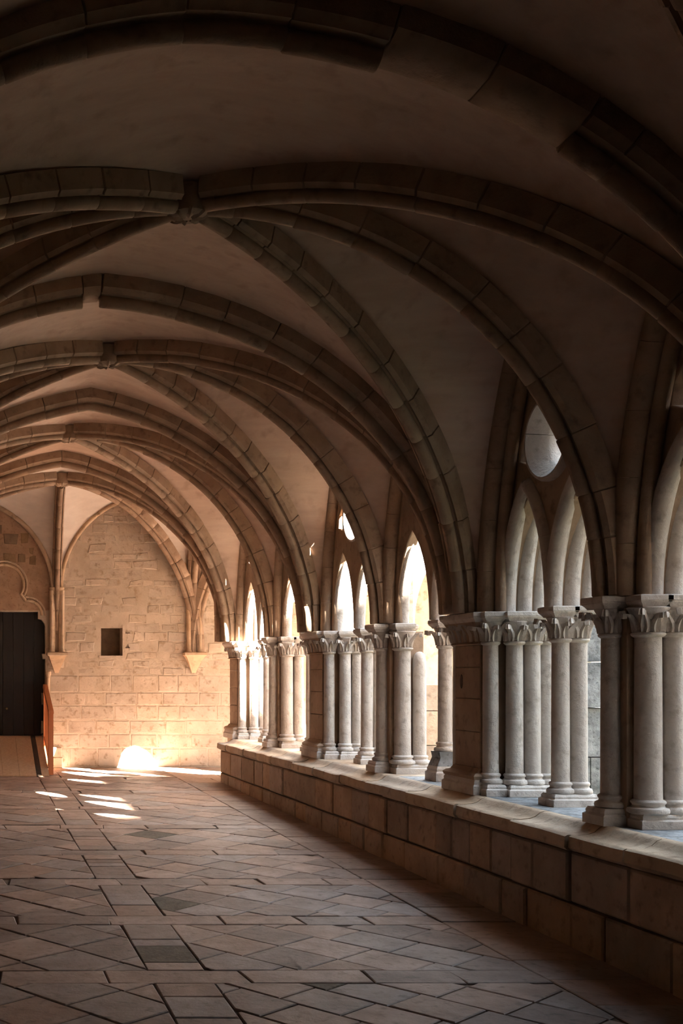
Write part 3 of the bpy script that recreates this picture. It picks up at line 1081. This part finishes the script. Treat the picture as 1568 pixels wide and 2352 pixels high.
ZD0 = px(0, 1690)[1]; ZD1 = px(0, 1405)[1]
XD0, XD1 = 0.03, px(104, 0)[0]
NX0, NZ0 = px(232, 1506); NX1, NZ1 = px(281, 1442)
zf = floor_z(YEND) - 0.1
out = [(XLW - .3, zf), (12, zf), (12, ZROOF), (XLW - .3, ZROOF)]
door = [(XD0, ZD0 - .02), (XD1, ZD0 - .02), (XD1, ZD1 - 0.24), (XD1 - .015, ZD1 - .19), (XD1 - .06, ZD1 - .13), (XD1 - .115, ZD1 - .115), (XD1 - .115, ZD1), (XD0 + .115, ZD1), (XD0 + .115, ZD1 - .115), (XD0 + .06, ZD1 - .13), (XD0 + .015, ZD1 - .19), (XD0, ZD1 - .24)]
niche = [(NX0, NZ0), (NX1, NZ0), (NX1, NZ1), (NX0, NZ1)]
vs, fs = plate(out, [door, niche], 0.5, 0.004)
wb = MB().add([(v.x, YEND + 0.003 + 0.25 - v.z, v.y) for v in vs], fs)
wb.box(XLW - .3, 12, YEND + 0.5, YEND + 0.62, zf, ZROOF)
wb = struct('wall_back', wb, M_MORTAR, 'sunlit rubble stone end wall of the gallery')


def right_arch_z(x):
    """underside of the right-hand wall arch"""
    a = w_r1 if x < XR else w_r2
    best = min(a, key=lambda p: abs(p.x - x) + (10 if p.z < 3 else 0))
    return best.z


z = floor_z(YEND)
ci = 0
while z < 4.75:
    h = R.uniform(0.20, 0.31) if z < 1.5 else R.uniform(0.11, 0.19)
    x = XM - 0.02 - (0.25 if z < 1.9 else 0) + R.uniform(0, .15)
    while x < 5.2:
        w = R.uniform(0.30, 0.62) if z < 1.5 else R.uniform(0.16, 0.40)
        x2 = x + w
        for a, b in [(x, x2)]:
            if b > NX0 - .03 and a < NX1 + .05 and z + h > NZ0 - .03 and z < NZ1 + .03:
                if a < NX0 - 0.12: b = NX0 - .035
                elif b > NX1 + 0.15: a = NX1 + .055
                else: continue
            if x2 - x < 0.1: continue
            pr = R.uniform(-0.001, 0.006) if z < 1.5 else R.uniform(-0.007, 0.006)
            dark = z > 2.2 and R.random() < 0.0
            g = 0.008
            mb = MB()
            # uneven rubble corner points
            jj = (lambda: R.uniform(-.02, .02)) if z > 1.5 else (lambda: R.uniform(-.005, .005))
            c0 = [(a + g + jj(), z + g + jj()), (b - g + jj(), z + g + jj()), (b - g + jj(), z + h - g + jj()), (a + g + jj(), z + h - g + jj())]
            c1 = inset(c0, 0.012)
            yf = YEND - pr
            mb.rings([[(p[0], YEND + 0.06, p[1]) for p in c0], [(p[0], yf + 0.010, p[1]) for p in c0], [(p[0], yf, p[1]) for p in c1]])
            mb.build('stone', M_WALL, wb)
        x = x2
    z += h
    ci += 1
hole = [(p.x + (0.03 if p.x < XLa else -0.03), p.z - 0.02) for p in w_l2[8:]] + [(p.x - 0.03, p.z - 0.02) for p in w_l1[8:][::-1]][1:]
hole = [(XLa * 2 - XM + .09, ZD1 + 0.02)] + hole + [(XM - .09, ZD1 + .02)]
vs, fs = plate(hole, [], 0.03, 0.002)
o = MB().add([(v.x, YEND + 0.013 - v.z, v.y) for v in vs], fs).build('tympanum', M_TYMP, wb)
o['label'] = 'shade-painted reddish plaster tympanum'
# dark stones of the tympanum over the door
for (x, y, w, h) in ((-5, 1215, 22, 20), (25, 1238, 32, 26), (57, 1237, 18, 24), (72, 1266, 10, 14), (22, 1282, 26, 22), (50, 1283, 20, 22), (75, 1287, 14, 20), (-20, 1284, 22, 18), (-30, 1240, 30, 24)):
    X0, Z0 = px(x - w / 2, y + h / 2); X1, Z1 = px(x + w / 2, y - h / 2)
    g = lambda: R.uniform(-.015, .015)
    c0 = [(X0 + g(), Z0 + g()), (X1 + g(), Z0 + g()), (X1 + g(), Z1 + g()), (X0 + g(), Z1 + g())]
    c1 = inset(c0, 0.012)
    o = MB().rings([[(p[0], YEND + .05, p[1]) for p in c0], [(p[0], YEND + .002, p[1]) for p in c0], [(p[0], YEND - .008, p[1]) for p in c1]]).build('stone', M_WALLDARK, wb)
    o['label'] = 'dark stone'

# wall arches on the end wall
for lab, ha, hb in (('pointed wall arch framing the rubble wall with the niche', w_r1, w_r2), ('wall arch above the dark door', w_l1, w_l2)):
    t = thing('wall_arch', lab, 'arch', (ha[0].x, YEND, ZC), 'wall arches of the corner bay')
    org = (ha[0].x, YEND, ZC)
    for h in (ha, hb):
        L = resample(h, 36)
        i = 0
        while i < 36:
            j = min(i + 6, 36)
            MB().tube([v + Vector((0, -0.012, 0)) for v in L[i:j + 1]], 0.036, 10).build('voussoir', M_STONE, t, org, smooth=True)
            i = j
        sg = 1 if ha[-1].x > h[0].x else -1
        rs = []
        for v in L[8:]:
            rs.append([(v.x - sg * .10, YEND - .035, v.z + .10), (v.x - sg * .02, YEND - .035, v.z + .02), (v.x - sg * .02, YEND + .03, v.z + .02), (v.x - sg * .10, YEND + .03, v.z + .10)])
        MB().rings(rs).build('outer_order', M_STONE, t, org, smooth=True)
        # little capital on the stilted shaft
        MB().lathe([(.038, 2.93), (.052, 2.94), (.04, 2.96), (.045, 3.0), (.062, 3.03), (.062, 3.05), (.036, 3.06)], 12, (h[0].x, YEND - .04)).build('small_capital', M_STONE, t, org, smooth=True)

# corbels
for lab, x, w in (('carved corbel beside the door carrying the upright rib', XM, 0.15), ('tapered corbel on the right of the end wall', XC + 0.03, 0.165)):
    t = thing('wall_corbel', lab, 'corbel', (x, YEND, 1.6), 'corbels on the end wall')
    MB().stack([(x - w, x + w, YEND - .19, YEND + .05, 1.95), (x - w - .012, x + w + .012, YEND - .205, YEND + .05, 1.965), (x - w - .012, x + w + .012, YEND - .205, YEND + .05, 2.0), (x - w + .01, x + w - .01, YEND - .18, YEND + .05, 2.012)]).build('slab', M_STONE, t, (x, YEND, 1.6))
    MB().stack([(x - .03, x + .03, YEND - .02, YEND + .05, 1.68), (x - .06, x + .06, YEND - .06, YEND + .05, 1.76), (x - .11, x + .11, YEND - .12, YEND + .05, 1.88), (x - w + .015, x + w - .015, YEND - .175, YEND + .05, 1.95)]).build('bracket', M_STONE, t, (x, YEND, 1.6))
    for dx in (-.085, .085):
        MB().lathe([(.04, 2.0), (.055, 2.02), (.035, 2.06), (.034, 2.5), (.034, 3.0)], 12, (x + dx, YEND - .06)).build('shaft', M_STONE, t, (x, YEND, 1.6), smooth=True)

# niche with stone frame and iron pins
t = thing('wall_niche', 'small square niche with dark interior in the end wall', 'niche', (NX0, YEND, NZ0))
org = (NX0, YEND, NZ0)
fw = 0.04
MB().box(NX1, NX1 + fw, YEND - .018, YEND + .05, NZ0 - fw, NZ1 + .04).build('jamb', M_WALL, t, org)
MB().box(NX0 - .03, NX1, YEND - .022, YEND + .06, NZ0 - fw, NZ0).build('sill', M_WALL, t, org)
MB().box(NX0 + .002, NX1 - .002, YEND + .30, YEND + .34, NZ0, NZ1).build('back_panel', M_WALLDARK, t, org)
for zz in (NZ0 + .12, NZ1 - .09):
    MB().box(NX1 + .05, NX1 + .12, YEND - .016, YEND + .02, zz, zz + .012).build('hinge_pin', M_IRON, t, org)

# door
XD = 0.5 * (XD0 + XD1)
dr = thing('door_1', 'black plank double door at the top of the ramp', None, (XD, YEND + .12, ZD0), kind='structure')
org = (XD, YEND + .12, ZD0)
n = 8
for i in range(n):
    xa = XD0 + 0.002 + (XD1 - XD0 - .004) * i / n; xb = XD0 + 0.002 + (XD1 - XD0 - .004) * (i + 1) / n
    gap = 0.006 if i == n // 2 else 0.002
    MB().box(xa + gap, xb - 0.002, YEND + .12, YEND + .165, ZD0, ZD1 - .002).build('plank', M_DOOR, dr, org)
MB().lathe([(.006, 0), (.018, .01), (.022, .03), (.012, .045)], 12).build('door_handle', M_BRASS, dr).matrix_local = Matrix.Translation((px(16, 0)[0] - XD, 0.0, px(0, 1628)[1] - ZD0)) @ Matrix.Rotation(PI / 2, 4, 'X')
# trefoil moulding over the door
t = thing('trefoil_moulding', 'trefoil stone moulding over the dark door', 'moulding', (XD, YEND, ZD1))
org = (XD, YEND, ZD1)
S = YEND / FPX


def trefoil(r1, r2):
    cx, cz = px(8, 1343)
    rx, rz = px(62, 1412)
    pts = []
    for i in range(13):
        a = math.radians(90 - i * 118 / 12)
        pts.append((cx + r1 * math.cos(a), cz + r1 * math.sin(a)))
    for i in range(10):
        a = math.radians(95 - i * 95 / 9)
        pts.append((rx + r2 * math.cos(a), rz + r2 * math.sin(a) - .01))
    return pts


for r1, r2, rad in ((46 * S, 34 * S, .022), (54 * S, 42 * S, .016)):
    pt = trefoil(r1, r2)
    cx = px(8, 0)[0]
    for sg in (1, -1):
        MB().tube([(cx + sg * (u - cx), YEND - .008, v) for u, v in pt], rad, 8).build('roll_moulding', M_STONE, t, org, smooth=True)
# jamb shaft right of the door
t = thing('door_jamb', 'moulded stone jamb on the right of the dark door', 'jamb', (XD1 + .05, YEND, ZD0 - .3))
MB().box(XD1 + .004, XD1 + .075, YEND - .07, YEND + .02, ZD0 - .35, 1.72).build('jamb_block', M_STONE, t, (XD1 + .05, YEND, ZD0 - .3))
MB().lathe([(.03, ZD0 - .3), (.028, 1.0), (.028, 1.6), (.045, 1.66), (.045, 1.70)], 12, (XD1 + .04, YEND - .085)).build('shaft', M_STONE, t, (XD1 + .05, YEND, ZD0 - .3), smooth=True)

# ramp with dark edge strip
RY0, RY1 = 16.72, YEND - .005
rx0, rx1 = -0.6, 1.34
t = thing('ramp', 'pale boarded ramp rising to the dark door', 'ramp', (0.4, RY0, floor_z(RY0)))
org = (0.4, RY0, floor_z(RY0))


def wedge(x0, x1, dz=0.0, zlo=None):
    z0 = floor_z(RY0) + 0.012 + dz; z1 = ZD0 + dz
    return MB().add([(x0, RY0, floor_z(RY0) - .0), (x1, RY0, floor_z(RY0) - .0), (x1, RY1, floor_z(RY1)), (x0, RY1, floor_z(RY1)), (x0, RY0, z0), (x1, RY0, z0), (x1, RY1, z1), (x0, RY1, z1)],
                    [(3, 2, 1, 0), (4, 5, 6, 7), (0, 1, 5, 4), (1, 2, 6, 5), (2, 3, 7, 6), (3, 0, 4, 7)])


nb = 7
for i in range(nb):
    a = rx0 + (1.155 - rx0) * i / nb; b = rx0 + (1.155 - rx0) * (i + 1) / nb
    wedge(a + .0015, b - .0015).build('board', M_RAMP, t, org)
wedge(1.157, 1.228, 0.002).build('edge_strip', M_STRIP, t, org)
wedge(1.23, rx1).build('board', M_RAMP, t, org)

# wooden handrail along the ramp
hx = 1.385
t = thing('handrail', 'orange wooden handrail with balusters beside the ramp', 'handrail', (hx, 16.9, floor_z(16.9)))
org = (hx, 16.9, floor_z(16.9))
y0h, y1h = 17.0, 18.08
zt0, zt1 = EYE + (1550 - 1636) * y0h / FPX, EYE + (1550 - 1576) * y1h / FPX
MB().box(hx - .035, hx + .035, y0h - .035, y0h + .035, floor_z(y0h) - .01, zt0).build('post', M_RAIL, t, org)
MB().box(hx - .03, hx + .03, y1h - .03, y1h + .03, floor_z(y1h) - .01, zt1).build('post', M_RAIL, t, org)
MB().add([(hx - .04, y0h - .06, zt0 - .02), (hx + .04, y0h - .06, zt0 - .02), (hx + .04, y1h + .04, zt1 - .02), (hx - .04, y1h + .04, zt1 - .02), (hx - .035, y0h - .06, zt0 + .03), (hx + .035, y0h - .06, zt0 + .03), (hx + .035, y1h + .04, zt1 + .03), (hx - .035, y1h + .04, zt1 + .03)],
         [(3, 2, 1, 0), (4, 5, 6, 7), (0, 1, 5, 4), (1, 2, 6, 5), (2, 3, 7, 6), (3, 0, 4, 7)]).build('top_rail', M_RAIL, t, org)
for i in range(9):
    yb = y0h + .09 + i * 0.105
    f = (yb - y0h) / (y1h - y0h)
    zl = floor_z(RY0) + (ZD0 - floor_z(RY0)) * (yb - RY0) / (RY1 - RY0)
    MB().box(hx - .018, hx + .018, yb - .016, yb + .016, zl - .02, zt0 + (zt1 - zt0) * f - .015).build('baluster', M_RAIL, t, org)
MB().add([(hx - .02, y0h, floor_z(y0h) + .06), (hx + .02, y0h, floor_z(y0h) + .06), (hx + .02, y1h, ZD0 - .06), (hx - .02, y1h, ZD0 - .06), (hx - .02, y0h, floor_z(y0h) + .13), (hx + .02, y0h, floor_z(y0h) + .13), (hx + .02, y1h, ZD0 + .01), (hx - .02, y1h, ZD0 + .01)],
         [(3, 2, 1, 0), (4, 5, 6, 7), (0, 1, 5, 4), (1, 2, 6, 5), (2, 3, 7, 6), (3, 0, 4, 7)]).build('bottom_rail', M_RAIL, t, org)
# squared stone block at the foot of the wall by the handrail
t = thing('stone_block', 'small squared stone block on the floor beside the handrail', 'block', (1.58, 18.1, floor_z(18.1)))
zb = floor_z(18.05) - .004
for a, b, xx in ((0, .17, 1.655), (.175, .33, 1.64)):
    chamfer_block(MB(), 'y', 1.47, xx, zb + a, zb + b, 18.02, 18.18, 0.01).build('block_stone', M_WALL, t, (1.58, 18.1, floor_z(18.1)))

# ------------------------------------------------------------------ other walls, far gallery, garth
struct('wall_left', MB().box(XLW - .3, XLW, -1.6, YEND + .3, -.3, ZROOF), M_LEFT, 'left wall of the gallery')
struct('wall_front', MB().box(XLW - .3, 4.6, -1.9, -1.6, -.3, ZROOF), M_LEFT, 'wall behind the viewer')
struct('wall_near_blocker', MB().box(3.98, 4.45, -1.6, PY['Z'] + 0.2, ZL - .1, ZROOF).box(4.47, 4.75, -1.6, 5.9, 0, ZROOF), M_LEFT, 'unseen solid wall beside the viewer, added to keep light out')  # solid stretch and outer panel added to block light from the near openings
# arcade of the far gallery, running away to the right from the corner pier
out = [(4.26, -.2), (12, -.2), (12, ZROOF), (4.26, ZROOF)]
hs = []
LC = [(4.82, 0.47), (7.1, 0.62), (8.5, 0.62), (9.9, 0.62), (11.3, 0.62)]
for c, hw in LC:
    hs.append([(c - hw, 0.75)] + lancet(c - hw, c + hw, 1.95 if c < 6 else 2.4, 0.75 if c < 6 else 1.15, 0.15 if c < 6 else 0.4, 10) + [(c + hw, 0.75)])
vs, fs = plate(out, hs, 0.22, 0.01)
fa = MB().add([(v.x, 16.2 + v.z, v.y) for v in vs], fs)
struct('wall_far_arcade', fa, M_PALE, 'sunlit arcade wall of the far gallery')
# garth
gm = MB().box(4.5, 40, -30, 16.0, -0.4, 0.05)
struct('ground', gm, M_GARTH, 'sunlit cloister garden ground')
# the other arms of the cloister round the garden, and an unseen block added behind them to shade the near bays
struct('wall_near_range', MB().box(4.76, 19, -6, 4.4, 0, 7.0), M_GREY, 'near arm of the cloister')
struct('wall_opposite_range', MB().box(17, 20, -1.6, 30, 0, 8.5), M_STONE, 'opposite arm of the cloister')
struct('wall_shade_block', MB().box(24, 26.5, -30, -13.5, 0, 27.5).box(24, 26.5, -13.5, -6.3, 0, 24.5), M_STONE, 'unseen block added beyond the garden to shade the near bays')
# stepped buttresses against the outer side of the main piers
for k, lab in (('B', 'grey stone buttress seen between the two nearest piers'), ('D', 'sunlit stepped buttress seen left of the pedestal columns'), ('F', 'buttress outside the corner pier')):
    if k == 'F': continue
    y = PY[k]
    t = thing('stepped_buttress', lab, 'buttress', (4.5, y, 0), 'buttresses outside the arcade')
    org = (4.5, y, 0)
    z = 0.0
    while z < 4.6:
        h = R.uniform(0.24, 0.38)
        x1 = 5.28 if z < 1.3 else 4.90
        cutx = R.uniform(4.62, 4.82)
        for a, b in ((4.46, cutx), (cutx, x1 - .0)):
            if b - a > 0.55:
                m = a + (b - a) * R.uniform(.4, .6)
                segs = [(a, m), (m, b)]
            else:
                segs = [(a, b)]
            for p_, q_ in segs:
                j = R.uniform(-.012, .012)
                r0 = MB()
                r0.stack([(p_ + .004, q_ - .004, y - .26 + j, y + .26 - j, z + .004), (p_ + .004, q_ - .004, y - .26 + j, y + .26 - j, z + h - .004)])
                r0.build('stone', M_BUTT if k == 'B' else M_COPING, t, org)
        z += h
